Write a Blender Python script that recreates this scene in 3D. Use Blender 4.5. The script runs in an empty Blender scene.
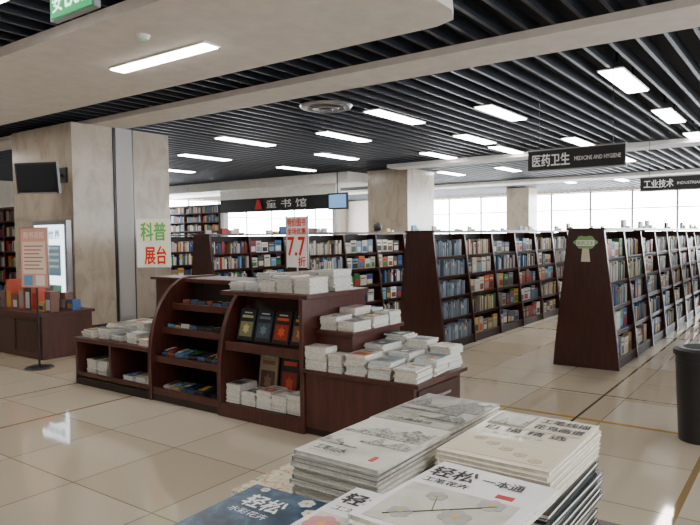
import bpy, math, random
from mathutils import Vector, Matrix
random.seed(7)
scene = bpy.context.scene

# ------------------------------------------------------------------ materials
def new_mat(name):
    m = bpy.data.materials.new(name); m.use_nodes = True
    nt = m.node_tree; nt.nodes.clear()
    out = nt.nodes.new('ShaderNodeOutputMaterial')
    b = nt.nodes.new('ShaderNodeBsdfPrincipled')
    nt.links.new(b.outputs[0], out.inputs[0])
    return m, nt, b
def N(nt, t, **kw):
    n = nt.nodes.new(t)
    for k, v in kw.items(): setattr(n, k, v)
    return n
def ramp(nt, fac, stops):
    r = N(nt, 'ShaderNodeValToRGB')
    e = r.color_ramp.elements
    while len(e) < len(stops): e.new(0.5)
    for i, (p, c) in enumerate(stops):
        e[i].position = p; e[i].color = (*c, 1)
    nt.links.new(fac, r.inputs[0]); return r.outputs[0]
def plain(name, col, rough=0.5, metal=0.0, spec=0.5, var=0.06, scale=6):
    m, nt, b = new_mat(name)
    n = N(nt, 'ShaderNodeTexNoise'); n.inputs['Scale'].default_value = scale
    g = N(nt, 'ShaderNodeNewGeometry'); nt.links.new(g.outputs['Position'], n.inputs['Vector'])
    lo = tuple(max(0, c*(1-var)) for c in col); hi = tuple(min(1, c*(1+var)) for c in col)
    nt.links.new(ramp(nt, n.outputs[0], [(0.3, lo), (0.7, hi)]), b.inputs['Base Color'])
    b.inputs['Roughness'].default_value = rough; b.inputs['Metallic'].default_value = metal
    b.inputs['Specular IOR Level'].default_value = spec
    return m
def emis(name, col, s):
    m, nt, b = new_mat(name)
    b.inputs['Base Color'].default_value = (*col, 1)
    b.inputs['Emission Color'].default_value = (*col, 1)
    b.inputs['Emission Strength'].default_value = s
    return m
def wood(name, c1, c2, rough=0.32, axis='Z'):
    m, nt, b = new_mat(name)
    g = N(nt, 'ShaderNodeNewGeometry'); mp = N(nt, 'ShaderNodeMapping')
    mp.inputs['Scale'].default_value = (9, 9, 1.2) if axis == 'Z' else (9, 1.2, 9)
    nt.links.new(g.outputs['Position'], mp.inputs['Vector'])
    n = N(nt, 'ShaderNodeTexNoise'); n.inputs['Scale'].default_value = 3; n.inputs['Detail'].default_value = 6
    n.inputs['Distortion'].default_value = 0.6
    nt.links.new(mp.outputs[0], n.inputs['Vector'])
    nt.links.new(ramp(nt, n.outputs[0], [(0.3, c1), (0.7, c2)]), b.inputs['Base Color'])
    b.inputs['Roughness'].default_value = rough
    return m
def painted(name, rough=0.45, spec=0.4):
    m, nt, b = new_mat(name)
    a = N(nt, 'ShaderNodeAttribute'); a.attribute_name = 'Col'
    nt.links.new(a.outputs['Color'], b.inputs['Base Color'])
    b.inputs['Roughness'].default_value = rough; b.inputs['Specular IOR Level'].default_value = spec
    return m

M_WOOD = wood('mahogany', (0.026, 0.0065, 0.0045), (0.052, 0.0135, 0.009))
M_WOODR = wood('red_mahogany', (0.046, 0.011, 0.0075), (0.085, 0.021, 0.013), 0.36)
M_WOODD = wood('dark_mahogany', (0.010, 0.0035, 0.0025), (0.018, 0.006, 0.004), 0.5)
M_COL = painted('printed_colour')
M_GLOSS = painted('glossy_print', 0.25, 0.45)
M_WHITE = plain('white_paint', (0.76, 0.75, 0.73), 0.7)
M_SOFFIT = plain('soffit_plaster', (0.68, 0.63, 0.58), 0.8)
M_WALL = plain('wall_paint', (0.55, 0.50, 0.44), 0.8)
M_BLACK = plain('black_metal', (0.010, 0.010, 0.012), 0.4)
M_SLAT = plain('slat_aluminium', (0.017, 0.022, 0.033), 0.45)
M_DECK = plain('black_deck', (0.002, 0.002, 0.003), 0.9)
M_STEEL = plain('brushed_steel', (0.36, 0.36, 0.36), 0.35, 0.7)
M_LAMP = emis('lamp_tube_diffuser', (1.0, 0.965, 0.92), 34)
M_PANE = emis('daylight_blind', (0.90, 0.95, 1.0), 26)
M_PANES = emis('shaded_daylight_blind', (0.88, 0.94, 1.0), 10)
M_LBOX = emis('lit_cabinet_face', (0.78, 0.90, 1.0), 3.0)
M_GREEN = emis('exit_green', (0.02, 0.35, 0.12), 1.2)
M_GREENW = emis('exit_white', (0.8, 1.0, 0.85), 3.0)
M_SCREEN = plain('tv_screen', (0.01, 0.012, 0.015), 0.12)
M_PAGE = plain('page_edges', (0.68, 0.65, 0.58), 0.8, var=0.18, scale=60)

def ink_mat(name, stops, scale=9, dist=1.5, stretch=(1, 1, 1)):
    m, nt, b = new_mat(name)
    g = N(nt, 'ShaderNodeNewGeometry'); mp = N(nt, 'ShaderNodeMapping')
    mp.inputs['Scale'].default_value = stretch
    nt.links.new(g.outputs['Position'], mp.inputs['Vector'])
    n = N(nt, 'ShaderNodeTexNoise'); n.inputs['Scale'].default_value = scale
    n.inputs['Detail'].default_value = 9; n.inputs['Distortion'].default_value = dist
    nt.links.new(mp.outputs[0], n.inputs['Vector'])
    nt.links.new(ramp(nt, n.outputs[0], stops), b.inputs['Base Color'])
    b.inputs['Roughness'].default_value = 0.38
    return m
M_INK1 = ink_mat('ink_wash_paper', [(0.30, (0.42, 0.41, 0.36)), (0.45, (0.52, 0.50, 0.44)), (0.55, (0.58, 0.56, 0.49)), (0.8, (0.62, 0.60, 0.53))], 8)
M_INKM = ink_mat('ink_wash_mountain', [(0.38, (0.05, 0.05, 0.045)), (0.47, (0.20, 0.195, 0.17)), (0.55, (0.36, 0.35, 0.30)), (0.75, (0.52, 0.50, 0.44))], 45, 2.5)
M_INK2 = ink_mat('dark_landscape_cover', [(0.35, (0.14, 0.14, 0.11)), (0.5, (0.24, 0.24, 0.19)), (0.62, (0.34, 0.33, 0.27)), (0.85, (0.42, 0.40, 0.33))], 12)
M_INKD = ink_mat('dark_ink_mountain', [(0.38, (0.015, 0.017, 0.012)), (0.5, (0.06, 0.065, 0.05)), (0.6, (0.16, 0.16, 0.12)), (0.8, (0.3, 0.29, 0.23))], 45, 2.5)
M_FLOWER = ink_mat('blue_painting', [(0.3, (0.006, 0.02, 0.045)), (0.5, (0.02, 0.06, 0.11)), (0.65, (0.06, 0.13, 0.19)), (0.8, (0.2, 0.28, 0.32))], 18)
M_FLOWER2 = ink_mat('colour_photo_cover', [(0.3, (0.30, 0.08, 0.03)), (0.45, (0.55, 0.40, 0.2)), (0.55, (0.66, 0.62, 0.52)), (0.66, (0.12, 0.28, 0.10)), (0.8, (0.05, 0.05, 0.05))], 30)

def marble():
    m, nt, b = new_mat('beige_marble')
    g = N(nt, 'ShaderNodeNewGeometry'); mp = N(nt, 'ShaderNodeMapping')
    mp.inputs['Scale'].default_value = (1, 1, 0.45)
    nt.links.new(g.outputs['Position'], mp.inputs['Vector'])
    n = N(nt, 'ShaderNodeTexNoise'); n.inputs['Scale'].default_value = 3.5
    n.inputs['Detail'].default_value = 10; n.inputs['Distortion'].default_value = 0.7; n.inputs['Roughness'].default_value = 0.65
    nt.links.new(mp.outputs[0], n.inputs['Vector'])
    nt.links.new(ramp(nt, n.outputs[0], [(0.25, (0.28, 0.22, 0.165)), (0.42, (0.38, 0.31, 0.24)), (0.5, (0.43, 0.365, 0.285)), (0.6, (0.46, 0.39, 0.31)), (0.85, (0.36, 0.295, 0.225))]), b.inputs['Base Color'])
    b.inputs['Roughness'].default_value = 0.22
    return m
M_MARBLE = marble()

def floor_mat():
    m, nt, b = new_mat('polished_floor_tile')
    g = N(nt, 'ShaderNodeNewGeometry')
    s = N(nt, 'ShaderNodeSeparateXYZ'); nt.links.new(g.outputs['Position'], s.inputs[0])
    def math_(op, a, bb=None, c=None):
        n = N(nt, 'ShaderNodeMath', operation=op)
        for i, v in enumerate((a, bb, c)):
            if v is None: continue
            if isinstance(v, (int, float)): n.inputs[i].default_value = v
            else: nt.links.new(v, n.inputs[i])
        return n.outputs[0]
    def dist_line(coord, period, phase):
        t = math_('ADD', coord, -phase + 100*period)
        t = math_('MODULO', t, period)
        u = math_('SUBTRACT', period, t)
        return math_('MINIMUM', t, u)
    def mixc(f, a, c):
        n = N(nt, 'ShaderNodeMix', data_type='RGBA')
        nt.links.new(f, n.inputs[0])
        for i, v in ((6, a), (7, c)):
            if isinstance(v, tuple): n.inputs[i].default_value = (*v, 1)
            else: nt.links.new(v, n.inputs[i])
        return n.outputs[2]
    X, Y = s.outputs[0], s.outputs[1]
    ix = math_('FLOOR', math_('DIVIDE', math_('ADD', X, 80-5.4), 0.8)); iy = math_('FLOOR', math_('DIVIDE', math_('ADD', Y, 80-.6), 0.8))
    cmb = N(nt, 'ShaderNodeCombineXYZ'); nt.links.new(ix, cmb.inputs[0]); nt.links.new(iy, cmb.inputs[1])
    wn = N(nt, 'ShaderNodeTexWhiteNoise'); nt.links.new(cmb.outputs[0], wn.inputs['Vector'])
    base = ramp(nt, wn.outputs[0], [(0.0, (0.50, 0.41, 0.29)), (0.5, (0.58, 0.495, 0.375)), (1.0, (0.64, 0.57, 0.46))])
    n = N(nt, 'ShaderNodeTexNoise'); n.inputs['Scale'].default_value = 3; n.inputs['Detail'].default_value = 5
    nt.links.new(g.outputs['Position'], n.inputs['Vector'])
    base = mixc(math_('MULTIPLY', n.outputs[0], 0.2), base, (0.50, 0.40, 0.28))
    gx = dist_line(X, 0.8, 5.4); gy = dist_line(Y, 0.8, 0.6)
    gl = math_('LESS_THAN', math_('MINIMUM', gx, gy), 0.0045)
    base = mixc(gl, base, (0.26, 0.20, 0.13))
    bx = dist_line(X, 4.8, 5.4); by = dist_line(Y, 4.8, 3.0+2.4)
    band = math_('LESS_THAN', bx, 0.028)
    base = mixc(band, base, (0.46, 0.28, 0.06))
    base = mixc(math_('LESS_THAN', by, 0.02), base, (0.30, 0.20, 0.09))
    dx = dist_line(X, 4.8, 6.3); dy = dist_line(Y, 4.8, 1.6)
    base = mixc(math_('LESS_THAN', math_('MINIMUM', dx, dy), 0.012), base, (0.10, 0.075, 0.055))
    nt.links.new(base, b.inputs['Base Color'])
    b.inputs['Roughness'].default_value = 0.05
    b.inputs['Specular IOR Level'].default_value = 0.85
    return m
M_FLOOR = floor_mat()

# ------------------------------------------------------------------ mesh builder
class MB:
    def __init__(s):
        s.v, s.f, s.m, s.c, s.sm, s.mats = [], [], [], [], [], []
        s.M = None
    def mi(s, mat):
        if mat not in s.mats: s.mats.append(mat)
        return s.mats.index(mat)
    def add(s, pts, faces, mat, col=(0.5, 0.5, 0.5), smooth=False):
        o = len(s.v); i = s.mi(mat)
        if s.M is not None: pts = [tuple(s.M @ Vector(p)) for p in pts]
        s.v.extend(pts)
        for f in faces:
            s.f.append([o+k for k in f]); s.m.append(i); s.c.append(col); s.sm.append(smooth)
    def box(s, x0, x1, y0, y1, z0, z1, mat, col=(0.5, 0.5, 0.5)):
        p = [(x0, y0, z0), (x1, y0, z0), (x1, y1, z0), (x0, y1, z0), (x0, y0, z1), (x1, y0, z1), (x1, y1, z1), (x0, y1, z1)]
        s.add(p, [(3, 2, 1, 0), (4, 5, 6, 7), (0, 1, 5, 4), (1, 2, 6, 5), (2, 3, 7, 6), (3, 0, 4, 7)], mat, col)
    def prism(s, poly, plane, lo, hi, mat, col=(0.5, 0.5, 0.5)):
        n = len(poly)
        area = sum(poly[i][0]*poly[(i+1) % n][1]-poly[(i+1) % n][0]*poly[i][1] for i in range(n))
        if area < 0: poly = poly[::-1]
        def P(a, b, t):
            return {'xy': (a, b, t), 'xz': (a, t, b), 'yz': (t, a, b)}[plane]
        p = [P(a, b, lo) for a, b in poly]+[P(a, b, hi) for a, b in poly]
        faces = [list(range(n))[::-1], list(range(n, 2*n))]+[(i, (i+1) % n, n+(i+1) % n, n+i) for i in range(n)]
        if plane == 'xz': faces = [list(f)[::-1] for f in faces]
        s.add(p, faces, mat, col)
    def cyl(s, cx, cy, z0, z1, r0, r1, mat, col=(0.5, 0.5, 0.5), n=24):
        p = [(cx+r0*math.cos(2*math.pi*i/n), cy+r0*math.sin(2*math.pi*i/n), z0) for i in range(n)]
        p += [(cx+r1*math.cos(2*math.pi*i/n), cy+r1*math.sin(2*math.pi*i/n), z1) for i in range(n)]
        s.add(p, [(i, (i+1) % n, n+(i+1) % n, n+i) for i in range(n)], mat, col, True)
        s.add(p, [list(range(n))[::-1], list(range(n, 2*n))], mat, col)
    def rod(s, a, b, r, mat, col=(0.5, 0.5, 0.5), n=10):
        a, b = Vector(a), Vector(b); d = (b-a)
        q = d.to_track_quat('Z', 'Y').to_matrix()
        p = []
        for e in (a, b):
            for i in range(n):
                t = 2*math.pi*i/n
                p.append(tuple(e+q @ Vector((r*math.cos(t), r*math.sin(t), 0))))
        s.add(p, [(i, (i+1) % n, n+(i+1) % n, n+i) for i in range(n)]+[list(range(n))[::-1], list(range(n, 2*n))], mat, col)
    def text(s, body, org, u, v, w, h, mat, col=(0.5, 0.5, 0.5), lift=0.0015, bold=0.0):
        cu = bpy.data.curves.new('t', 'FONT'); cu.body = body; cu.resolution_u = 2; cu.extrude = 0.0
        ob = bpy.data.objects.new('t', cu); scene.collection.objects.link(ob)
        dg = bpy.context.evaluated_depsgraph_get(); dg.update()
        me = bpy.data.meshes.new_from_object(ob.evaluated_get(dg))
        xs = [q.co.x for q in me.vertices]; ys = [q.co.y for q in me.vertices]
        if xs:
            x0, x1, y0, y1 = min(xs), max(xs), min(ys), max(ys)
            U, V = Vector(u), Vector(v); n = U.cross(V)
            O = Vector(org)+n*lift
            # heavy weight: the glyphs printed several times with sub-stroke offsets
            k_ = h*min(bold, .02)*1.1 if bold else 0
            offs = [(0, 0, 0)] if not bold else [(0, 0, 0), (k_, 0, 1), (-k_, 0, 2), (0, k_, 3), (0, -k_, 4)]
            for ox, oy, oz in offs:
                pts = [tuple(O+n*(oz*.00004)+U*((q.co.x-x0)/(x1-x0)*w+ox)+V*((q.co.y-y0)/(y1-y0)*h+oy)) for q in me.vertices]
                s.add(pts, [tuple(f.vertices) for f in me.polygons], mat, col)
        bpy.data.objects.remove(ob); bpy.data.curves.remove(cu); bpy.data.meshes.remove(me)
    def build(s, name, bevel=0.0, parent=None):
        xs = list(zip(*s.v)); c = Vector([(min(a)+max(a))/2 for a in xs]); c.z = min(xs[2])
        me = bpy.data.meshes.new(name)
        me.from_pydata([(p[0]-c.x, p[1]-c.y, p[2]-c.z) for p in s.v], [], s.f)
        for m in s.mats: me.materials.append(m)
        me.polygons.foreach_set('material_index', s.m)
        me.polygons.foreach_set('use_smooth', s.sm)
        at = me.color_attributes.new('Col', 'FLOAT_COLOR', 'CORNER')
        buf = []
        for f, col in zip(s.f, s.c):
            buf.extend((col[0], col[1], col[2], 1.0)*len(f))
        at.data.foreach_set('color', buf)
        me.update()
        ob = bpy.data.objects.new(name, me); ob.location = c
        scene.collection.objects.link(ob)
        if bevel:
            b = ob.modifiers.new('bevel', 'BEVEL'); b.width = bevel; b.segments = 2; b.limit_method = 'ANGLE'
        if parent:
            ob.parent = parent; ob.location = c-parent.location
        return ob
def empty(name, loc):
    e = bpy.data.objects.new(name, None); e.location = loc; e.empty_display_size = 0.1
    scene.collection.objects.link(e); return e

# ------------------------------------------------------------------ room shell
XW, XE, YS, YN, ZC = -4.0, 30.0, -8.0, 22.0, 3.9
b = MB(); b.box(XW-.2, XE+.2, YS-.2, YN+.2, -0.2, 0.0, M_FLOOR); b.build('floor')
b = MB(); b.box(XW-.2, XE+.2, YS-.2, YN+.2, ZC, ZC+.2, M_DECK); b.build('ceiling')
def window_wall(name, axis, pos, a0, a1, z0, z1, wa0, wa1, thick):
    m = MB()
    def bx(p0, p1, q0, q1):
        lo, hi = sorted((pos, pos+thick))
        if axis == 'x': m.box(lo, hi, p0, p1, q0, q1, M_WALL)
        else: m.box(p0, p1, lo, hi, q0, q1, M_WALL)
    bx(a0, wa0, 0, ZC); bx(wa1, a1, 0, ZC); bx(wa0, wa1, 0, z0); bx(wa0, wa1, z1, ZC)
    m.build(name)
def window(name, axis, pos, wa0, wa1, z0, z1, n, thick, pane):
    m = MB(); mid = pos+thick*0.6
    def bx(p0, p1, q0, q1, t, mat):
        if axis == 'x': m.box(mid-t, mid+t, p0, p1, q0, q1, mat)
        else: m.box(p0, p1, mid-t, mid+t, q0, q1, mat)
    bx(wa0, wa1, z0, z1, 0.005, pane)
    for i in range(n+1):
        a = wa0+(wa1-wa0)*i/n
        bx(max(wa0, a-.045), min(wa1, a+.045), z0, z1, 0.05, M_STEEL)
    for z in (z0+.03, z0+(z1-z0)*.68, z1-.03): bx(wa0, wa1, z-.025, z+.025, 0.045, M_STEEL)
    m.build(name)
window_wall('wall_east', 'x', XE, YS-.2, YN+.2, .9, 3.4, -6, 19, .2); window('window_1', 'x', XE, -6, 19, .9, 3.4, 14, .2, M_PANE)
window_wall('wall_north', 'y', YN, XW, XE, .9, 3.2, 15, 29, .2); window('window_2', 'y', YN, 15, 29, .9, 3.2, 8, .2, M_PANE)
window_wall('wall_south', 'y', YS, XW, XE, .9, 3.2, -1, 27, -.2); window('window_3', 'y', YS, -1, 27, .9, 3.2, 16, -.2, M_PANES)
b = MB(); b.box(XW-.2, XW, YS, YN, 0, ZC, M_WALL); b.build('wall_west')
for nm, bb in (('baseboard_east', (XE-.02, XE, YS, YN)), ('baseboard_north', (XW, XE-.02, YN-.02, YN)), ('baseboard_south', (XW, XE-.02, YS, YS+.02))):
    b = MB(); b.box(*bb, 0, .12, M_WOODD); b.build(nm)

# ceiling slats
b = MB(); y = YS+.1
while y < YN:
    b.box(XW+.05, XE-.05, y, y+.04, 3.5, 3.62, M_SLAT); y += .26
b.build('ceiling_slats')
poly = [(3.25, 2.75), (3.33, 2.55), (3.55, 2.45), (4.85, 2.45), (5.07, 2.55), (5.15, 2.75), (5.15, YN-.05), (3.25, YN-.05)]
b = MB(); b.prism(poly, 'xy', 3.40, 3.499, M_SOFFIT); b.build('ceiling_soffit')
b = MB(); b.box(6.05, 6.7, YS+.05, YN-.05, 3.42, 3.498, M_SOFFIT); b.build('ceiling_beam')
b = MB(); b.box(15.0, 15.7, YS+.05, 9.6, 3.4, 3.498, M_WHITE); b.build('ceiling_beam')
b = MB(); b.box(22.5, 23.6, YS+.05, YN-.05, 3.4, 3.498, M_WHITE); b.build('ceiling_beam')
b = MB(); b.box(15.75, 17.8, 11.5, YN-.05, 3.2, 3.498, M_WHITE); b.build('ceiling_beam')

# columns
def column(x0, y0, sx, sy, strip=False, zt=3.42):
    m = MB()
    m.box(x0, x0+sx, y0, y0+sy, .12, zt, M_MARBLE); m.box(x0-.015, x0+sx+.015, y0-.015, y0+sy+.015, 0, .12, M_WOODD)
    for z in (1.0, 1.9, 2.7):
        m.box(x0-.002, x0+sx+.002, y0-.002, y0+sy+.002, z, z+.006, M_STEEL)
    if strip:
        m.box(x0+.78, x0+1.10, y0-.03, y0, .12, zt, M_STEEL)
        m.box(x0+.79, x0+1.09, y0-.034, y0-.03, .2, zt-.02, M_COL, (.40, .385, .36))
        m.box(x0+.74, x0+.78, y0-.02, y0, .12, zt, M_BLACK); m.box(x0+1.10, x0+1.13, y0-.02, y0, .12, zt, M_BLACK)
    m.build('marble_column')
column(5.73, 9.64, 1.9, 1.9, True); column(16.1, 9.6, 1.6, 1.4, zt=3.49); column(26.4, 9.8, 1.0, 1.0, zt=3.49)

# lamps
def lamp(cx, cy, axis='x', L=1.45, W=.26, z=3.47):
    m = MB(); hx, hy = (L/2, W/2) if axis == 'x' else (W/2, L/2)
    zt = z+.028 if z > 3.42 else 3.4
    m.box(cx-hx-.02, cx+hx+.02, cy-hy-.02, cy+hy+.02, z+.012, zt, M_WHITE)
    m.box(cx-hx, cx+hx, cy-hy, cy+hy, z, z+.012, M_LAMP)
    if z > 3.45: m.box(cx-hx*.6, cx-hx*.6+.03, cy-.015, cy+.015, z+.028, ZC, M_BLACK); m.box(cx+hx*.6, cx+hx*.6+.03, cy-.015, cy+.015, z+.028, ZC, M_BLACK)
    m.build('ceiling_light')
for x, y in [(8.8, 2.0), (11.9, 2.0), (14.9, 2.0), (18, 2), (21.5, 2), (25, 2), (9.85, 4.1), (14.0, 4.1), (18, 4.1), (25, 4.1), (9.05, 5.6), (12.2, 5.65), (14.2, 5.8), (19, 5.7), (25, 5.8),
             (10.2, 7.5), (14.1, 7.5), (18.5, 7.5), (24.5, 7.6), (9.4, 9.4), (12.6, 9.5), (18.5, 9.4), (10.6, 12.), (14.1, 12.1), (20, 12), (12, 15), (19, 15), (20, 18),
             (8.8, -1.8), (13, -1.8), (18, -1.8), (24, -1.8), (9, -5), (14, -5), (20, -5),
             (.2, -1.5), (3.2, -2.2), (.2, 1.2), (-2, 3), (1.9, 5.3), (1.2, 9.5), (1.4, 14), (-2, -5), (3, -5.5)]:
    lamp(x, y)
lamp(4.25, 5.45, 'y', 1.5, .17, 3.37); lamp(4.25, 10.5, 'y', 1.5, .17, 3.37); lamp(4.25, 15, 'y', 1.5, .17, 3.37)

b = MB()
for i, r in enumerate((.40, .31, .22, .13)):
    b.cyl(7.65, 5.97, 3.46-.008*i, 3.498-.002*i, r-.03, r, M_STEEL if i % 2 == 0 else M_BLACK, n=40)
b.build('air_diffuser')
b = MB(); b.cyl(3.7, 5.0, 3.36, 3.40, .05, .07, M_WHITE); b.cyl(3.7, 5.0, 3.35, 3.36, .02, .02, M_GREEN); b.build('soffit_green_sign')  # white disc with green dot, standing in for a small green sign

# ------------------------------------------------------------------ books
PAL = [(.66, .64, .58), (.56, .52, .42), (.64, .62, .60), (.46, .36, .20), (.02, .05, .16), (.03, .13, .30), (.14, .32, .48), (.38, .02, .015), (.50, .10, .025),
       (.02, .02, .03), (.06, .045, .035), (.04, .20, .06), (.50, .33, .05), (.30, .31, .33), (.18, .07, .04), (.56, .48, .36), (.62, .62, .60), (.10, .10, .12)]
def shade(c, k): return tuple(min(1, max(0, x*k)) for x in c)
def shelf_books(m, x0, x1, zs, zmax, yfront, depth, sgn, palette, face=False):
    x = x0
    while x < x1-.03:
        if face:
            w, t = random.uniform(.13, .19), .03+random.random()*.07; g = .012
        else:
            w, t = random.choice((.016, .02, .024, .03, .04, .05)), depth; g = .001
        if x+w > x1: break
        h = min(zmax, random.uniform(.17, .245)); c = shade(random.choice(palette), random.uniform(.65, 1.15))
        dy = random.uniform(0, .015)
        ya = yfront+sgn*dy; yb = yfront+sgn*(dy+t)
        m.box(x, x+w, min(ya, yb), max(ya, yb), zs, zs+h, M_COL, c)
        if face:
            yy = ya-sgn*.001; c2 = random.choice(PAL)
            m.box(x+.02, x+w-.02, min(yy, ya), max(yy, ya), zs+h*.15, zs+h*.55, M_COL, c2)
            m.box(x+.015, x+w-.03, min(yy, ya), max(yy, ya), zs+h*.7, zs+h*.8, M_COL, shade(random.choice(PAL), .8))
        elif random.random() < .4:
            yy = ya-sgn*.001
            m.box(x+.003, x+w-.003, min(yy, ya), max(yy, ya), zs+h*.6, zs+h*.85, M_COL, random.choice(PAL))
        x += w+g
        if not face and random.random() < .03: x += random.uniform(.04, .12)
H, D, INS, BAY = 1.58, .74, .17, .95
LV = [.10, .40, .69, .97, 1.24]
def row(x0, y0, nb, first_grey=False):
    m = MB()
    prof = [(y0, 0), (y0+D, 0), (y0+D-.02, .25), (y0+D-INS, H), (y0+INS, H), (y0+.02, .25)]
    for i in range(nb+1):
        x = x0+i*BAY; t = .045 if i in (0, nb) else .035
        pr = prof if i in (0, nb) else [(y0+.005, 0), (y0+D-.005, 0), (y0+D-.025, .25), (y0+D-INS-.01, H-.02), (y0+INS+.01, H-.02), (y0+.025, .25)]
        m.prism(pr, 'yz', x-t/2, x+t/2, M_WOOD)
    xe = x0+nb*BAY
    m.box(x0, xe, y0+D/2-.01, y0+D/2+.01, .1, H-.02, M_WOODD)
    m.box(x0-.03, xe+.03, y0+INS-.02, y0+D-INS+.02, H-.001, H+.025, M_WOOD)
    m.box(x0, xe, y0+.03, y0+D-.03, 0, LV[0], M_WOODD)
    for z in LV:
        o = .022+INS*z/H
        m.box(x0, xe, y0+o, y0+D-o, z-.02, z, M_WOOD)
        m.box(x0, xe, y0+o, y0+o+.012, z-.03, z+.015, M_WOODR); m.box(x0, xe, y0+D-o-.012, y0+D-o, z-.03, z+.015, M_WOODR)
    m.build('double_sided_bookcase')
    k = MB(); cool = [(.20, .27, .34), (.15, .20, .26), (.28, .34, .40), (.11, .15, .20)]
    for i in range(nb):
        a, c = x0+i*BAY+.03, x0+(i+1)*BAY-.03
        base = random.sample(PAL, 4)
        for j, z in enumerate(LV):
            pal = base+random.sample(PAL, 3)+PAL[:1]
            o = .045+INS*z/H; zm = .235
            if first_grey and i == 0: shelf_books(k, a, c, z, zm, y0+o, .12, 1, cool, False)
            else: shelf_books(k, a, c, z, zm, y0+o, .15, 1, pal, random.random() < .5)
            shelf_books(k, a, c, z, zm, y0+D-o, .15, -1, pal, random.random() < .6)
        if random.random() < .6:
            xx = random.uniform(a, c-.25)
            k.box(xx, xx+.16, y0+.3, y0+.34, H+.025, H+.025+random.uniform(.06, .15), M_COL, random.choice(PAL))
            k.box(xx+.2, xx+.3, y0+.28, y0+.36, H+.025, H+.025+random.uniform(.03, .08), M_COL, random.choice(PAL[:4]))
    k.build('shelved_books')
row(7.5, 3.91, 12, True); row(7.5, 1.74, 12); row(7.5, 6.08, 12); row(7.5, 8.25, 8); row(8.3, 10.42, 7); row(7.5, -.43, 12)
row(20.5, 3.91, 5); row(20.5, 6.08, 5); row(20.5, 1.74, 5)

# tree shaped label on end panel
b = MB(); cy = 2.11
crown = []
for i in range(36):
    t = 2*math.pi*i/36; r = 1+.10*math.cos(6*t)
    crown.append((cy+.125*r*math.cos(t), 1.44+.075*r*math.sin(t)))
b.prism(crown, 'yz', 7.462, 7.468, M_COL, (.20, .40, .14))
b.prism([(cy-.10, 1.40), (cy+.10, 1.40), (cy+.10, 1.465), (cy-.10, 1.465)], 'yz', 7.459, 7.462, M_COL, (.75, .75, .65))
b.text('医药卫生', (7.459, cy+.09, 1.41), (0, -1, 0), (0, 0, 1), .18, .045, M_COL, (.05, .15, .06))
b.prism([(cy-.035, 1.37), (cy+.035, 1.37), (cy+.05, 1.22), (cy-.05, 1.22)], 'yz', 7.464, 7.4774, M_COL, (.62, .55, .42))
b.build('tree_shaped_label')

# ------------------------------------------------------------------ hanging signs
def hang_sign(x, y0, y1, z0, z1, cn, en):
    m = MB(); w = y1-y0
    m.box(x, x+.05, y0, y1, z0, z1, M_BLACK)
    m.box(x-.003, x+.053, y0-.01, y1+.01, z1-.005, z1+.012, M_STEEL); m.box(x-.003, x+.053, y0-.01, y1+.01, z0-.012, z0+.005, M_STEEL)
    m.text(cn, (x, y1-.05*w, z0+.2*(z1-z0)), (0, -1, 0), (0, 0, 1), .40*w, .6*(z1-z0), M_COL, (.95, .95, .95), .004, .02)
    m.text(en, (x, y1-.50*w, z0+.38*(z1-z0)), (0, -1, 0), (0, 0, 1), .46*w, .2*(z1-z0), M_COL, (.9, .9, .9), .004, .01)
    for yy in (y0+.12*w, y1-.12*w): m.rod((x+.025, yy, z1), (x+.025, yy, 3.9), .004, M_BLACK)
    m.build('hanging_category_sign')
hang_sign(8.0, 1.81, 2.98, 2.34, 2.59, '医药卫生', 'MEDICINE AND HYGIENE')
hang_sign(11.0, 1.20, 2.26, 2.20, 2.41, '工业技术', 'INDUSTRIAL TECH')

b = MB(); b.box(1.96, 2.0, 3.05, 3.47, 2.76, 2.94, M_STEEL); b.box(1.952, 1.96, 3.065, 3.455, 2.77, 2.93, M_GREEN)
b.text('EXIT', (1.952, 3.30, 2.805), (0, -1, 0), (0, 0, 1), .19, .085, M_GREENW, lift=.003, bold=.02)
b.text('安', (1.952, 3.43, 2.795), (0, -1, 0), (0, 0, 1), .10, .11, M_GREENW, lift=.003)
for yy in (3.15, 3.39): b.rod((1.98, yy, 2.94), (1.98, yy, 3.9), .006, M_STEEL)
b.build('exit_sign')

# ------------------------------------------------------------------ book stacks
def book(m, cx, cy, z, w, l, t, rz, cover, top=None):
    old = m.M; m.M = Matrix.Translation((cx, cy, 0)) @ Matrix.Rotation(rz, 4, 'Z')
    m.box(-w/2, w/2, -l/2, l/2, z, z+.0012, M_COL, cover)
    m.box(-w/2+.003, w/2-.003, -l/2+.002, l/2-.003, z+.0012, z+t-.0014, M_PAGE)
    m.box(-w/2, w/2, l/2-.002, l/2, z+.0012, z+t-.0014, M_COL, cover)
    m.box(-w/2, w/2, -l/2, l/2, z+t-.0014, z+t-.0002, top or M_GLOSS, cover)
    m.M = old
def stack(m, cx, cy, z, w, l, n, t, cover, jit=.004, rz=0.0, top=None, deco=False):
    for i in range(n):
        c = cover if not isinstance(cover, list) else random.choice(cover)
        book(m, cx+random.uniform(-jit, jit), cy+random.uniform(-jit, jit), z+i*t, w, l, t, rz+random.uniform(-.02, .02)*(jit > .001), c, top if i == n-1 else None)
    zt = z+n*t
    if deco:
        c2 = random.choice(PAL); c3 = random.choice(PAL)
        m.box(cx-w*.34, cx+w*.12, cy-l*.38, cy+l*.38, zt-.0002, zt+.0005, M_COL, c2)
        m.cyl(cx-w*.1, cy, zt+.0005, zt+.001, l*.16, l*.16, M_COL, c3, 12)
        m.box(cx+w*.22, cx+w*.34, cy-l*.30, cy+l*.30, zt-.0002, zt+.0005, M_COL, (.08, .08, .09))
    return zt
WH = [(.76, .75, .72), (.70, .67, .62), (.78, .77, .76), (.60, .60, .60), (.35, .50, .60), (.70, .54, .38), (.72, .70, .66), (.74, .73, .70), (.12, .14, .2)]

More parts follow.
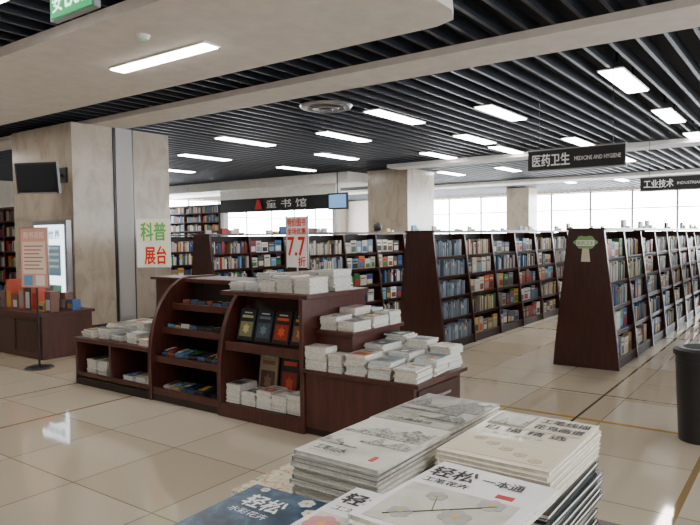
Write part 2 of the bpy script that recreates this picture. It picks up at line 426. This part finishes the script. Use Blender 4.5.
# ------------------------------------------------------------------ display island
XF = 3.77
isl = MB()
isl.box(XF, 4.62, 5.16, 6.39, .0, .08, M_WOODD)
isl.box(XF-.01, 4.63, 5.14, 6.41, .46, .50, M_WOODR)
for yy in (6.36, 5.75): isl.box(XF, 4.6, yy, yy+.03, .08, .46, M_WOODR)
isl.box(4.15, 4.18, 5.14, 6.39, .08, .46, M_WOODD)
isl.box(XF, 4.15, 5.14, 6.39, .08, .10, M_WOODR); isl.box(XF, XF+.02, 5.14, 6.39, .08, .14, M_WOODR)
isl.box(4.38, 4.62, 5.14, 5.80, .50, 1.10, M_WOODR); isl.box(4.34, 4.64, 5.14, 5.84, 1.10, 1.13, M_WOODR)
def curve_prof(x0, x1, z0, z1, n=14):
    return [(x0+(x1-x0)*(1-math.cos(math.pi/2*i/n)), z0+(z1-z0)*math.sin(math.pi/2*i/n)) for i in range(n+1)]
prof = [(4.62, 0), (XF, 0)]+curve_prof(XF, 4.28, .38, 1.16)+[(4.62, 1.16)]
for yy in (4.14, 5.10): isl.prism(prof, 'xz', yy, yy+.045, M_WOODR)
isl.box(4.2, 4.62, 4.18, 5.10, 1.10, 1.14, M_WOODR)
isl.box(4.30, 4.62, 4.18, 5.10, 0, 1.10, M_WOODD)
steps = [(XF+.02, .10), (XF+.05, .40), (XF+.15, .66), (XF+.27, .88)]
for i, (xf, z) in enumerate(steps):
    isl.box(xf, 4.30, 4.18, 5.10, z-.03, z, M_WOOD); isl.box(xf-.005, xf+.015, 4.18, 5.10, z-.035, z+.03, M_WOODR)
isl.box(XF+.02, 4.30, 4.18, 5.10, 0, .07, M_WOODD)
isl.box(XF, 4.62, 3.20, 3.24, 0, 1.06, M_WOODR)
isl.box(XF+.03, 4.62, 3.24, 4.14, 0, .10, M_WOODD)
isl.box(XF, XF+.03, 3.24, 4.14, 0, .12, M_WOODR)
isl.box(XF+.02, 4.64, 3.17, 4.14, 1.055, 1.09, M_WOODR)
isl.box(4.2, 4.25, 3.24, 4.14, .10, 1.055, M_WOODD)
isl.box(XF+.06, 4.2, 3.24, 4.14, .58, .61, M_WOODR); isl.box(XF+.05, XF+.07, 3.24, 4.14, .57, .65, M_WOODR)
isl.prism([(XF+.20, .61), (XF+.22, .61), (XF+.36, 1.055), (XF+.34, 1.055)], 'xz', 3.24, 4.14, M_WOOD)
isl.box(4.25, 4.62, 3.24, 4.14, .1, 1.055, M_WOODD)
isl.box(3.93, 4.62, 2.84, 3.20, .0, .78, M_WOODR); isl.box(3.90, 4.64, 2.81, 3.20, .78, .81, M_WOODR)
isl.box(XF+.02, 4.5, 2.22, 3.20, .06, .49, M_WOODR); isl.box(XF+.04, 4.48, 2.24, 3.2, 0, .06, M_WOODD)
isl.box(XF-.01, 4.53, 2.17, 3.22, .49, .52, M_WOODR)
isl.box(XF+.06, 4.46, 2.205, 2.22, .30, .46, M_WOOD); isl.box(XF+.06, 4.46, 2.205, 2.22, .10, .27, M_WOOD)
isl.box(4.0, 4.28, 2.185, 2.205, .37, .39, M_STEEL); isl.box(4.0, 4.28, 2.185, 2.205, .18, .20, M_STEEL)
isl.build('display_island', .004)

k = MB()
for (xx, yy, n) in [(3.95, 6.25, 4), (4.2, 6.2, 6), (3.98, 6.0, 5), (4.25, 5.95, 6), (3.96, 5.76, 3), (3.97, 5.5, 5), (4.22, 5.45, 4), (3.95, 5.28, 3), (4.48, 6.2, 6), (4.22, 5.7, 8)]:
    stack(k, xx, yy, .50, .24, .17, n, .02, WH, .012, random.uniform(-.15, .15), deco=True)
for yy in (6.24, 6.04, 5.6, 5.4, 5.22): stack(k, 3.97, yy, .10, .22, .16, random.randint(3, 8), .02, WH, .006, deco=True)
k.build('book_stacks')
k = MB()
for xs_, n in ((3.30, 11), (3.49, 10), (3.67, 10), (3.85, 8), (4.03, 7)):
    stack(k, 4.0, xs_, 1.09, .24, .165, n-random.randint(0, 3), .014, WH, .008, random.uniform(-.05, .05), deco=True)
    stack(k, 4.33, xs_, 1.09, .24, .165, n+random.randint(0, 2), .0145, WH, .008, random.uniform(-.05, .05), deco=True)
k.build('book_stacks')
k = MB()
for (xx, yy, n, z) in [(4.06, 3.09, 7, .81), (4.06, 2.91, 5, .81), (4.32, 3.09, 10, .81), (4.32, 2.91, 6, .81), (4.53, 3.09, 8, .81), (4.53, 2.91, 7, .81)]:
    stack(k, xx, yy, z, .23 if xx < 4.5 else .18, .155, n, .015, WH, .006, random.uniform(-.04, .04), deco=True)
for (xx, yy, n) in [(3.91, 2.72, 10), (3.92, 2.52, 8), (3.92, 2.30, 6), (4.18, 2.72, 13), (4.18, 2.51, 10), (4.19, 2.30, 8), (4.41, 2.70, 16), (4.41, 2.50, 14), (4.41, 2.30, 12)]:
    stack(k, xx, yy, .52, .25 if xx < 4.35 else .19, .18, n, .015, WH, .011, random.uniform(-.10, .10), deco=True)
stack(k, 3.85, 3.08, .52, .15, .2, 12, .015, WH, .004); stack(k, 3.85, 2.9, .52, .14, .12, 9, .015, WH, .004)
k.build('book_stacks')
k = MB()
for (yy, n) in [(4.04, 10), (3.86, 7), (3.68, 9), (3.51, 8), (3.34, 10)]:
    stack(k, 3.93, yy, .12, .22, .16, n, .016, WH, .005, deco=True)
k.build('book_stacks')
def leaning(m, x, y0, y1, z0, h, cover, pic, tilt=.30):
    old = m.M; m.M = Matrix.Translation((x, y0, z0)) @ Matrix.Rotation(tilt, 4, 'Y')
    w = y1-y0
    m.box(0, .022, 0, w, 0, h, M_GLOSS, cover)
    m.box(-.001, 0, w*.10, w*.90, h*.12, h*.58, M_GLOSS, pic)
    ring = [(w*.5+w*.24*math.cos(a*.524)*(1 if a % 2 else .6), h*.36+h*.17*math.sin(a*.524)*(1 if a % 2 else .6)) for a in range(12)]
    m.prism(ring, 'yz', -.002, -.001, M_GLOSS, shade(pic, 2.4))
    m.box(-.001, 0, w*.15, w*.85, h*.70, h*.78, M_GLOSS, shade(pic, 2.2)); m.box(-.001, 0, w*.25, w*.75, h*.84, h*.88, M_GLOSS, (.5, .5, .45))
    m.M = old
k = MB()
for i, (cv, pc) in enumerate([((.02, .03, .03), (.22, .20, .10)), ((.03, .03, .04), (.06, .08, .10)), ((.03, .02, .02), (.28, .04, .015)), ((.02, .02, .02), (.20, .10, .05))]):
    yy = 3.90-.205*i; leaning(k, 3.90+.02, yy, yy+.185, .655, .28, cv, pc, .26)
k.build('display_books')
k = MB()
for cv, pc, yy, h in [((.40, .32, .20), (.12, .07, .05), 3.78, .34), ((.02, .02, .02), (.30, .04, .02), 3.53, .36), ((.06, .03, .025), (.35, .12, .05), 3.30, .34)]:
    leaning(k, 4.065, yy, yy+.21, .115, h+.1, cv, pc, .15)
k.build('display_books')
k = MB()
for i, (xf, z) in enumerate(steps):
    yy = 4.22
    while yy < 4.98:
        w = random.uniform(.07, .12); c = random.choice([(.03, .03, .035), (.05, .08, .14), (.02, .02, .02), (.2, .05, .03), (.06, .16, .26), (.35, .34, .32), (.3, .25, .1)])
        if i == 3: c = shade(c, .6)
        k.M = Matrix.Translation((xf+.03, yy, z+(.02 if i == 0 else .03))) @ Matrix.Rotation(-.10 if i < 2 else .3, 4, 'Y')
        k.box(0, .16 if i < 2 else .08, 0, w, 0.0, random.uniform(.02, .045), M_GLOSS, c)
        k.box(.02, .14 if i < 2 else .06, w*.2, w*.8, 0.045, .047, M_GLOSS, shade(random.choice(PAL), .6))
        k.M = None; yy += w+.012
k.build('stationery_boxes')

# promo signs
b = MB()
b.M = Matrix.Translation((4.5, 5.98, 0)) @ Matrix.Rotation(.60, 4, 'Z')
b.box(0, .012, -.19, .19, 1.22, 1.76, M_COL, (.80, .82, .80))
b.box(-.003, 0, -.16, .16, 1.50, 1.74, M_COL, (.86, .84, .55)); b.box(-.003, 0, -.16, .12, 1.24, 1.47, M_COL, (.86, .84, .55))
b.text('科普', (-.003, .14, 1.52), (0, -1, 0), (0, 0, 1), .28, .20, M_COL, (.12, .42, .10), .003, .02)
b.text('展台', (-.003, .10, 1.255), (0, -1, 0), (0, 0, 1), .24, .20, M_COL, (.7, .01, .01), .003, .02)
b.rod((.02, 0, .505), (.02, 0, 1.3), .008, M_STEEL); b.cyl(.02, 0, .5, .508, .06, .06, M_STEEL); b.M = None
b.build('booth_sign')
b = MB(); x = 4.50; RD = (.72, .015, .01); U_ = (0, -1, 0)
b.box(x, x+.01, 3.75, 4.0, 1.26, 1.73, M_COL, (.88, .84, .79))
for q in ((3.74, 3.75, 1.25, 1.74), (4.0, 4.01, 1.25, 1.74)): b.box(x-.002, x+.012, *q, M_STEEL)
b.text('特价图书', (x, 3.985, 1.64), U_, (0, 0, 1), .22, .075, M_COL, RD, .003, .02)
b.text('全场优惠', (x, 3.985, 1.565), U_, (0, 0, 1), .22, .06, M_COL, RD, .003, .02)
b.text('7.7', (x, 3.985, 1.37), U_, (0, 0, 1), .21, .17, M_COL, RD, .003, .02)
b.text('折', (x, 3.86, 1.27), U_, (0, 0, 1), .09, .09, M_COL, RD, .003, .02)
b.rod((x+.006, 3.875, 1.10), (x+.006, 3.875, 1.26), .008, M_STEEL); b.box(x-.04, x+.05, 3.8, 3.95, 1.09, 1.10, M_STEEL)
b.build('discount_sign')

# ------------------------------------------------------------------ foreground table with art books
t = MB()
t.box(.45, 1.62, .22, 1.02, .80, .84, M_WOODR)
for xx in (.5, 1.52):
    for yy in (.27, .92): t.box(xx, xx+.05, yy, yy+.05, 0, .80, M_WOODD)
t.box(.5, 1.57, .27, .29, .68, .80, M_WOOD); t.box(.5, 1.57, .95, .97, .68, .80, M_WOOD); t.box(1.55, 1.57, .29, .95, .68, .80, M_WOOD); t.box(.5, .52, .29, .95, .68, .80, M_WOOD)
t.build('display_table', .003)
CR = (.74, .67, .53); INKC = (.02, .02, .02); WC = (.84, .84, .83)
U, V = (0, -1, 0), (1, 0, 0)
def ridge(m, xb, xt, y0, y1, z, mat, seed, col=(.5, .5, .5), pk=3):
    """ink mountain ridge printed on a cover; up = +x"""
    rs = random.Random(seed); n = 40; pts = []
    cs = [(rs.uniform(0, 1), rs.uniform(.12, .32), rs.uniform(.5, 1)) for _ in range(pk)]
    for i in range(n+1):
        t_ = i/n; h = max(hh*max(0, 1-abs(t_-c_)/w_)**.9 for c_, w_, hh in cs)+rs.uniform(0, .06)
        pts.append((xb+(xt-xb)*min(1, .10+h*.88), y0+(y1-y0)*t_))
    m.prism([(xb, y0)]+pts+[(xb, y1)], 'xy', z, z+.0004, mat, col)
def blossom(m, x, y, z, r, col, core=(.6, .4, .08)):
    for i in range(6):
        a = i*math.pi/3; m.cyl(x+r*.6*math.cos(a), y+r*.6*math.sin(a), z, z+.0003+.00004*i, r*.45, r*.45, M_COL, shade(col, 1-.06*(i % 3)), 10)
    m.cyl(x, y, z, z+.0008, r*.25, r*.25, M_COL, core, 10)
k = MB()   # a: landscape painting book
zt = stack(k, 1.125, .76, .84, .29, .21, 27, .010, [(.45, .45, .42), (.6, .59, .55), (.2, .2, .19)], .007, 0, M_INK1)
ridge(k, 1.15, 1.262, .662, .858, zt, M_INKM, 3, pk=4); ridge(k, 1.10, 1.17, .662, .78, zt+.0004, M_INKM, 8, pk=2); ridge(k, 1.06, 1.10, .76, .858, zt+.0008, M_INKM, 5, pk=2)
k.text('工笔山水', (1.015, .84, zt), U, V, .08, .025, M_COL, INKC, .002, .02)
k.text('当代名家作品精选', (1.0, .84, zt), U, V, .08, .008, M_COL, (.2, .2, .2), .002)
k.box(1.015, 1.04, .69, .70, zt, zt+.0008, M_COL, (.5, .03, .02))
k.build('art_book_stack')
k = MB()   # b: dark landscape
zt = stack(k, 1.425, .765, .84, .29, .215, 26, .0102, [(.2, .2, .18), (.55, .55, .5), (.1, .1, .1)], .006, .0, M_INK2)
ridge(k, 1.44, 1.565, .665, .865, zt, M_INKD, 13, pk=4); ridge(k, 1.40, 1.50, .70, .865, zt+.0004, M_INKD, 18, pk=2); ridge(k, 1.35, 1.41, .665, .78, zt+.0008, M_INKD, 21, pk=2)
k.cyl(1.535, .69, zt+.0005, zt+.0014, .014, .014, M_COL, (.6, .58, .5)); k.box(1.29, 1.33, .67, .86, zt, zt+.0005, M_COL, (.40, .38, .31))
k.text('山水画技法', (1.30, .84, zt), U, V, .12, .022, M_COL, INKC, .002, .02); k.build('art_book_stack')
k = MB()   # c
z0 = stack(k, 1.325, .507, .84, .345, .232, 20, .010, [(.02, .02, .02), (.03, .04, .05), (.3, .29, .25)], .008)
zt = stack(k, 1.325, .507, z0, .345, .235, 7, .010, CR, .003)
k.box(1.385, 1.485, .525, .615, zt, zt+.0006, M_COL, (.25, .22, .17)); k.box(1.39, 1.48, .53, .61, zt, zt+.0009, M_INK1); ridge(k, 1.39, 1.47, .53, .61, zt+.0009, M_INKM, 31, pk=2)
k.text('工笔线描', (1.445, .51, zt), U, V, .11, .034, M_COL, INKC, .001, .02)
k.text('花鸟画谱', (1.395, .51, zt), U, V, .11, .034, M_COL, INKC, .001, .02)
k.text('白 描 精 选', (1.34, .60, zt), U, V, .18, .030, M_COL, INKC, .001, .02)
k.text('上 海 书 画 画 谱', (1.31, .60, zt), U, V, .14, .014, M_COL, (.2, .2, .2), .001)
k.box(1.378, 1.380, .40, .61, zt, zt+.0006, M_COL, (.3, .25, .15)); k.box(1.17, 1.29, .40, .61, zt, zt+.0006, M_COL, (.62, .54, .38))
for i in range(5): blossom(k, 1.19+.02*i, .43+.037*i, zt+.0006, .014, (.5, .42, .3))
k.build('art_book_stack')
k = MB()   # e (white cover)
z0 = stack(k, .80, .57, .84, .27, .20, 24, .010, [(.5, .5, .5), WC, WC], .005)
book(k, .80, .57, z0, .27, .20, .0105, 0, WC)
z0 += .0105
k.text('轻松', (.865, .66, z0), U, V, .085, .045, M_COL, INKC, .001, .02); k.text('工笔画', (.835, .655, z0), U, V, .08, .018, M_COL, INKC, .001)
k.box(.70, .82, .50, .66, z0, z0+.0005, M_INK1); blossom(k, .78, .63, z0+.0005, .03, (.6, .25, .25))
k.build('art_book_stack')
k = MB()   # d
z0 = stack(k, .93, .465, z0+.0026, .29, .225, 2, .0115, WC, .002, -.04)
k.text('轻松', (1.005, .562, z0), U, V, .085, .048, M_COL, INKC, .001, .02)
k.text('工笔花卉', (.975, .557, z0), U, V, .085, .020, M_COL, INKC, .001, .02)
k.text('一本通', (1.015, .465, z0), U, V, .075, .030, M_COL, INKC, .001, .02)
k.box(.975, .99, .39, .42, z0, z0+.0006, M_COL, (.45, .02, .015))
k.box(.80, .96, .37, .565, z0, z0+.0006, M_INK1)
k.rod((.82, .54, z0+.0008), (.94, .40, z0+.0008), .0012, M_COL, (.08, .09, .04)); k.rod((.87, .48, z0+.0008), (.93, .50, z0+.0008), .001, M_COL, (.08, .09, .04))
for (bx_, by_, br_) in ((.94, .41, .022), (.925, .50, .018), (.87, .44, .026), (.84, .52, .02)): blossom(k, bx_, by_, z0+.001, br_, (.40, .38, .36))
k.build('art_book_stack')
k = MB()   # f
z0 = stack(k, .80, .80, .84, .25, .20, 19, .011, [(.3, .3, .3), (.1, .15, .2), WC], .006, .05, M_FLOWER)
k.text('轻松', (.83, .87, z0), U, V, .09, .05, M_COL, (.85, .85, .85), .0015, .02); k.text('水彩花卉', (.80, .87, z0), U, V, .09, .02, M_COL, (.85, .85, .85), .0015)
for (bx_, by_, br_) in ((.90, .76, .016), (.87, .73, .014), (.905, .87, .010)): blossom(k, bx_, by_, z0+.001, br_, (.62, .60, .56))
k.build('art_book_stack')
k = MB()   # g: colour cover low stack between
stack(k, 1.03, .935, .84, .20, .12, 16, .011, [(.5, .3, .15), WC, (.2, .3, .2)], .004, .03, M_FLOWER2)
k.build('art_book_stack')
# ------------------------------------------------------------------ bin
b = MB(); BX, BY = 5.33, .66
b.cyl(BX, BY, 0, .64, .155, .18, M_BLACK, n=32); b.cyl(BX, BY, .64, .68, .195, .195, M_BLACK, n=32); b.cyl(BX, BY, .68, .695, .19, .165, M_BLACK, n=32)
b.cyl(BX, BY, .695, .697, .13, .13, M_DECK, n=32); b.cyl(BX, BY, .58, .60, .181, .182, M_BLACK, n=32)
b.build('trash_bin')

# ------------------------------------------------------------------ left side
b = MB()
b.M = Matrix.Translation((5.25, 9.8, 2.50)) @ Matrix.Rotation(.45, 4, 'Z') @ Matrix.Rotation(-.12, 4, 'Y')
b.box(-.03, .03, -.36, .36, -.24, .24, M_BLACK); b.box(-.034, -.03, -.33, .33, -.21, .21, M_SCREEN); b.box(-.038, -.034, -.33, .33, -.235, -.222, M_STEEL)
b.M = None
b.rod((5.27, 9.85, 2.50), (5.73, 9.9, 2.58), .025, M_BLACK); b.box(5.70, 5.73, 9.78, 10.02, 2.46, 2.70, M_BLACK)
b.build('wall_television')
b = MB()
b.box(5.62, 5.71, 9.68, 10.72, .08, 1.85, M_STEEL); b.box(5.612, 5.62, 9.75, 10.65, .18, 1.78, M_LBOX)  # glowing panel with invented poster, standing in for a lit glass cabinet
b.box(5.606, 5.612, 9.85, 10.55, .95, 1.45, M_COL, (.25, .48, .65)); b.box(5.606, 5.612, 9.85, 10.3, .4, .8, M_COL, (.2, .5, .4))
b.text('阅读世界', (5.606, 10.55, 1.55), U, (0, 0, 1), .7, .14, M_COL, (.1, .2, .35), .002, .02)
for i in range(4): b.box(5.604, 5.606, 9.9, 10.5, 1.38-.1*i, 1.42-.1*i, M_COL, (.85, .88, .9))
b.box(5.60, 5.71, 9.68, 10.72, 0, .08, M_BLACK)
b.build('lit_cabinet_lightbox')
b = MB(); x, yc = 0, 0
b.M = Matrix.Translation((3.95, 7.52, 0)) @ Matrix.Rotation(.3, 4, 'Z')
b.box(x, x+.015, yc-.20, yc+.20, .98, 1.68, M_COL, (.85, .40, .30))
for q in ((yc-.21, yc-.20, .97, 1.69), (yc+.20, yc+.21, .97, 1.69), (yc-.21, yc+.21, 1.68, 1.69), (yc-.21, yc+.21, .97, .98)): b.box(x-.003, x+.018, *q, M_STEEL)
b.text('购书须知', (x, yc+.15, 1.56), U, (0, 0, 1), .3, .08, M_COL, (.85, .82, .7), .002, .02)
b.box(x-.001, x, yc-.17, yc+.17, 1.14, 1.52, M_COL, (.88, .72, .60))
for i in range(7): b.box(x-.002, x-.001, yc-.14+.03*(i % 3), yc+.15, 1.46-.045*i, 1.475-.045*i, M_COL, (.5, .2, .15))
b.box(x-.002, x, yc-.15, yc-.02, 1.0, 1.12, M_COL, (.85, .8, .75)); b.box(x-.002, x, yc+.03, yc+.16, 1.0, 1.12, M_COL, (.15, .35, .6))
b.cyl(x+.03, yc-.0, .02, 1.3, .012, .012, M_BLACK); b.cyl(x+.03, yc, 0, .02, .17, .15, M_BLACK)
b.M = None
b.build('poster_stand')
b = MB()
b.box(4.25, 4.95, 7.95, 9.25, 0, .56, M_WOODR); b.box(4.22, 4.98, 7.92, 9.28, .56, .60, M_WOODR)
b.box(4.235, 4.25, 8.0, 8.58, .08, .5, M_WOOD); b.box(4.235, 4.25, 8.62, 9.2, .08, .5, M_WOOD)
b.build('wooden_cabinet', .004)
k = MB()
for yy in [8.0+.17*i for i in range(8)]:
    for xx in (4.4, 4.7):
        w = .14; h = random.uniform(.12, .42); c = random.choice([(.6, .12, .07), (.7, .66, .55), (.05, .12, .3), (.06, .06, .06), (.2, .1, .08), (.65, .45, .1)])
        k.box(xx, xx+.12, yy, yy+w, .60, .60+h, M_COL, c); k.box(xx-.002, xx, yy+.02, yy+w-.02, .62, .60+h*.6, M_COL, shade(random.choice(PAL), 1))
k.build('gift_boxes')
def wall_case(x0, y0, y1, hgt, dep, levels, name='wall_bookcase', pal=PAL):
    m = MB(); n = max(1, round((y1-y0)/.95)); w = (y1-y0)/n
    m.box(x0+dep-.02, x0+dep, y0, y1, 0, hgt, M_WOODD); m.box(x0-.02, x0+dep, y0-.02, y1+.02, hgt, hgt+.06, M_WOODR)
    for i in range(n+1): m.box(x0, x0+dep, y0+i*w-.015, y0+i*w+.015, 0, hgt, M_WOODR)
    for j in range(levels): m.box(x0, x0+dep-.02, y0, y1, .1+j*hgt/levels-.03, .1+j*hgt/levels, M_WOODR)
    m.build(name)
    q = MB()
    for i in range(n):
        for j in range(levels):
            yy = y0+i*w+.03; z = .1+j*hgt/levels
            while yy < y0+(i+1)*w-.15:
                bw = random.choice((.025, .04, .13)); q.box(x0+.03, x0+.2, yy, yy+bw, z, z+min(hgt/levels-.08, random.uniform(.17, .28)), M_COL, shade(random.choice(pal), random.uniform(.7, 1.1))); yy += bw+.004
    q.build('shelved_books')
wall_case(8.0, 13.0, 18.5, 2.3, .4, 6)
wall_case(16.2, 17.7, 20.6, 2.7, .4, 8)
# children's section header portal
b = MB()
b.box(16.2, 16.45, 12.3, 17.6, 2.42, 2.88, M_BLACK)
b.box(16.2, 16.45, 17.45, 17.6, 0, 2.42, M_WHITE); b.box(16.2, 16.45, 12.3, 12.45, 0, 2.42, M_WHITE); b.box(16.2, 16.45, 12.3, 17.6, 2.88, 3.199, M_WHITE)
b.text('童 书 馆', (16.2, 15.3, 2.52), U, (0, 0, 1), 1.8, .28, M_COL, (.9, .9, .9), .01)
b.prism([(15.5, 2.5), (15.85, 2.5), (15.73, 2.82), (15.62, 2.82)], 'yz', 16.18, 16.2, M_COL, (.65, .03, .02))
b.build('section_portal')
b = MB(); b.box(15.6, 15.65, 11.4, 12.15, 2.35, 2.85, M_BLACK); b.box(15.59, 15.6, 11.45, 12.1, 2.40, 2.80, emis('screen_blue', (.12, .28, .5), .9)); b.rod((15.63, 11.8, 2.85), (15.63, 11.8, 3.9), .02, M_BLACK); b.build('hanging_screen')
for (x, y, n) in ((18.5, 13, 3), (20, 16, 3)):
    wall_case(x, y, y+2.8, 1.35, .4, 4, 'low_bookcase')

# ------------------------------------------------------------------ person browsing between the rows
def person(px, py, face_ang):
    root = empty('person_browsing', (px, py, 0))
    def skin(name, verts, edges, radii, mat, sub=2):
        me = bpy.data.meshes.new(name); me.from_pydata(verts, edges, [])
        ob = bpy.data.objects.new(name, me); scene.collection.objects.link(ob)
        sk = ob.modifiers.new('s', 'SKIN')
        for i, r in enumerate(radii):
            me.skin_vertices[0].data[i].radius = (r, r) if not isinstance(r, tuple) else r
        me.skin_vertices[0].data[0].use_root = True
        ob.modifiers.new('u', 'SUBSURF').levels = sub; ob.modifiers['u'].render_levels = sub
        me.materials.append(mat); ob.parent = root; return ob
    skinm = plain('skin', (.50, .30, .21), .5); hair = plain('black_hair', (.012, .010, .010), .5)
    shirt = plain('dark_shirt', (.05, .06, .10), .8); trs = plain('trousers', (.03, .03, .035), .8)
    skin('torso', [(0, 0, .95), (0, 0, 1.12), (0, 0, 1.30), (0, 0, 1.42), (.01, 0, 1.50), (0, .17, 1.40), (.02, .22, 1.14), (.20, .17, 1.05), (0, -.17, 1.40), (.02, -.22, 1.14), (.20, -.17, 1.05)],
         [(0, 1), (1, 2), (2, 3), (3, 4), (3, 5), (5, 6), (6, 7), (3, 8), (8, 9), (9, 10)], [(.15, .11), (.135, .10), (.16, .11), (.12, .09), .055, .062, .045, .034, .062, .045, .034], shirt)
    skin('legs', [(0, 0, .93), (0, .09, .88), (.01, .10, .48), (-.02, .10, .08), (0, -.09, .88), (.01, -.10, .48), (-.02, -.10, .08)],
         [(0, 1), (1, 2), (2, 3), (0, 4), (4, 5), (5, 6)], [(.13, .1), .09, .062, .045, .09, .062, .045], trs)
    for s_ in (1, -1):
        skin('shoe', [(-.06, s_*.10, .045), (.06, s_*.10, .04), (.17, s_*.11, .03)], [(0, 1), (1, 2)], [.045, .042, .03], M_BLACK)
        hx, hy, hz = .24, s_*.16, 1.04
        skin('palm', [(.17, s_*.17, 1.04), (hx, hy, hz), (.30, hy, hz+.005)], [(0, 1), (1, 2)], [.026, (.034, .018), (.036, .017)], skinm)
        for f_ in range(4):
            y0 = hy+(f_-1.5)*.021; L = (.062, .072, .068, .052)[f_]
            skin('finger', [(.31, y0, hz), (.31+L*.5, y0, hz+.004), (.31+L*.85, y0, hz-.016), (.31+L, y0, hz-.036)], [(0, 1), (1, 2), (2, 3)], [.009, .0085, .008, .007], skinm, 1)
        skin('thumb', [(.25, hy-s_*.03, hz), (.28, hy-s_*.055, hz+.004), (.31, hy-s_*.06, hz)], [(0, 1), (1, 2)], [.012, .0105, .009], skinm, 1)
    skin('neck', [(.0, 0, 1.45), (.02, 0, 1.56)], [(0, 1)], [.055, .052], skinm)
    m = MB()
    def ell(cx, cy, cz, rx, ry, rz, mat, col=(.5, .5, .5), cut=None, n=20):
        p, f = [], []
        for i in range(n+1):
            th = math.pi*i/n
            for j in range(2*n):
                ph = math.pi*j/n
                x_ = math.sin(th)*math.cos(ph); y_ = math.sin(th)*math.sin(ph); z_ = math.cos(th)
                k_ = 1-.22*max(0, -z_)*(1-max(0, x_)*.3)
                p.append((cx+rx*x_*k_, cy+ry*y_*k_, cz+rz*z_))
        for i in range(n):
            for j in range(2*n):
                a = i*2*n+j; b_ = i*2*n+(j+1) % (2*n); q = (a, a+2*n, b_+2*n, b_)
                if cut:
                    c0 = Vector([sum(p[k2][d_] for k2 in q)/4 for d_ in range(3)])
                    if cut(c0): continue
                f.append(q)
        m.add(p, f, mat, col, True)
    ell(.02, 0, 1.61, .095, .075, .115, skinm)
    ell(.008, 0, 1.628, .104, .084, .114, hair, cut=lambda c: c.z < 1.555 or (c.x > .045 and c.z < 1.672))
    ell(.118, 0, 1.60, .014, .011, .022, skinm, n=8)
    for s_ in (1, -1):
        ell(.015, s_*.078, 1.60, .017, .009, .03, skinm, n=8); ell(.100, s_*.03, 1.622, .010, .013, .007, M_WHITE, n=8); ell(.108, s_*.03, 1.622, .004, .006, .006, hair, n=8)
        m.box(.100, .108, s_*.03-.016, s_*.03+.016, 1.638, 1.643, hair)
    ell(.098, 0, 1.560, .010, .022, .006, M_COL, (.35, .12, .1), n=8)
    h = m.build('head'); h.parent = root
    root.rotation_euler = (0, 0, face_ang); root.scale = (1.05, 1.05, 1.05)
person(11.4, 7.55, math.radians(60))

# ------------------------------------------------------------------ world & camera
w = bpy.data.worlds.new('World'); scene.world = w; w.use_nodes = True
w.node_tree.nodes['Background'].inputs[0].default_value = (.75, .85, 1, 1)
w.node_tree.nodes['Background'].inputs[1].default_value = 1.0
cam = bpy.data.cameras.new('Camera'); co = bpy.data.objects.new('Camera', cam); scene.collection.objects.link(co)
psi, th, rho = math.radians(36), math.radians(2.42), math.radians(.68)
f = Vector((math.cos(psi)*math.cos(th), math.sin(psi)*math.cos(th), -math.sin(th)))
r0 = Vector((math.sin(psi), -math.cos(psi), 0)); u0 = r0.cross(f)
r = r0*math.cos(rho)-u0*math.sin(rho); u = u0*math.cos(rho)+r0*math.sin(rho)
mt = Matrix(((r.x, u.x, -f.x, 0), (r.y, u.y, -f.y, 0), (r.z, u.z, -f.z, 1.55), (0, 0, 0, 1)))
co.matrix_world = mt
cam.lens = 32.9; cam.sensor_width = 36; cam.clip_start = .05; cam.clip_end = 200
scene.camera = co
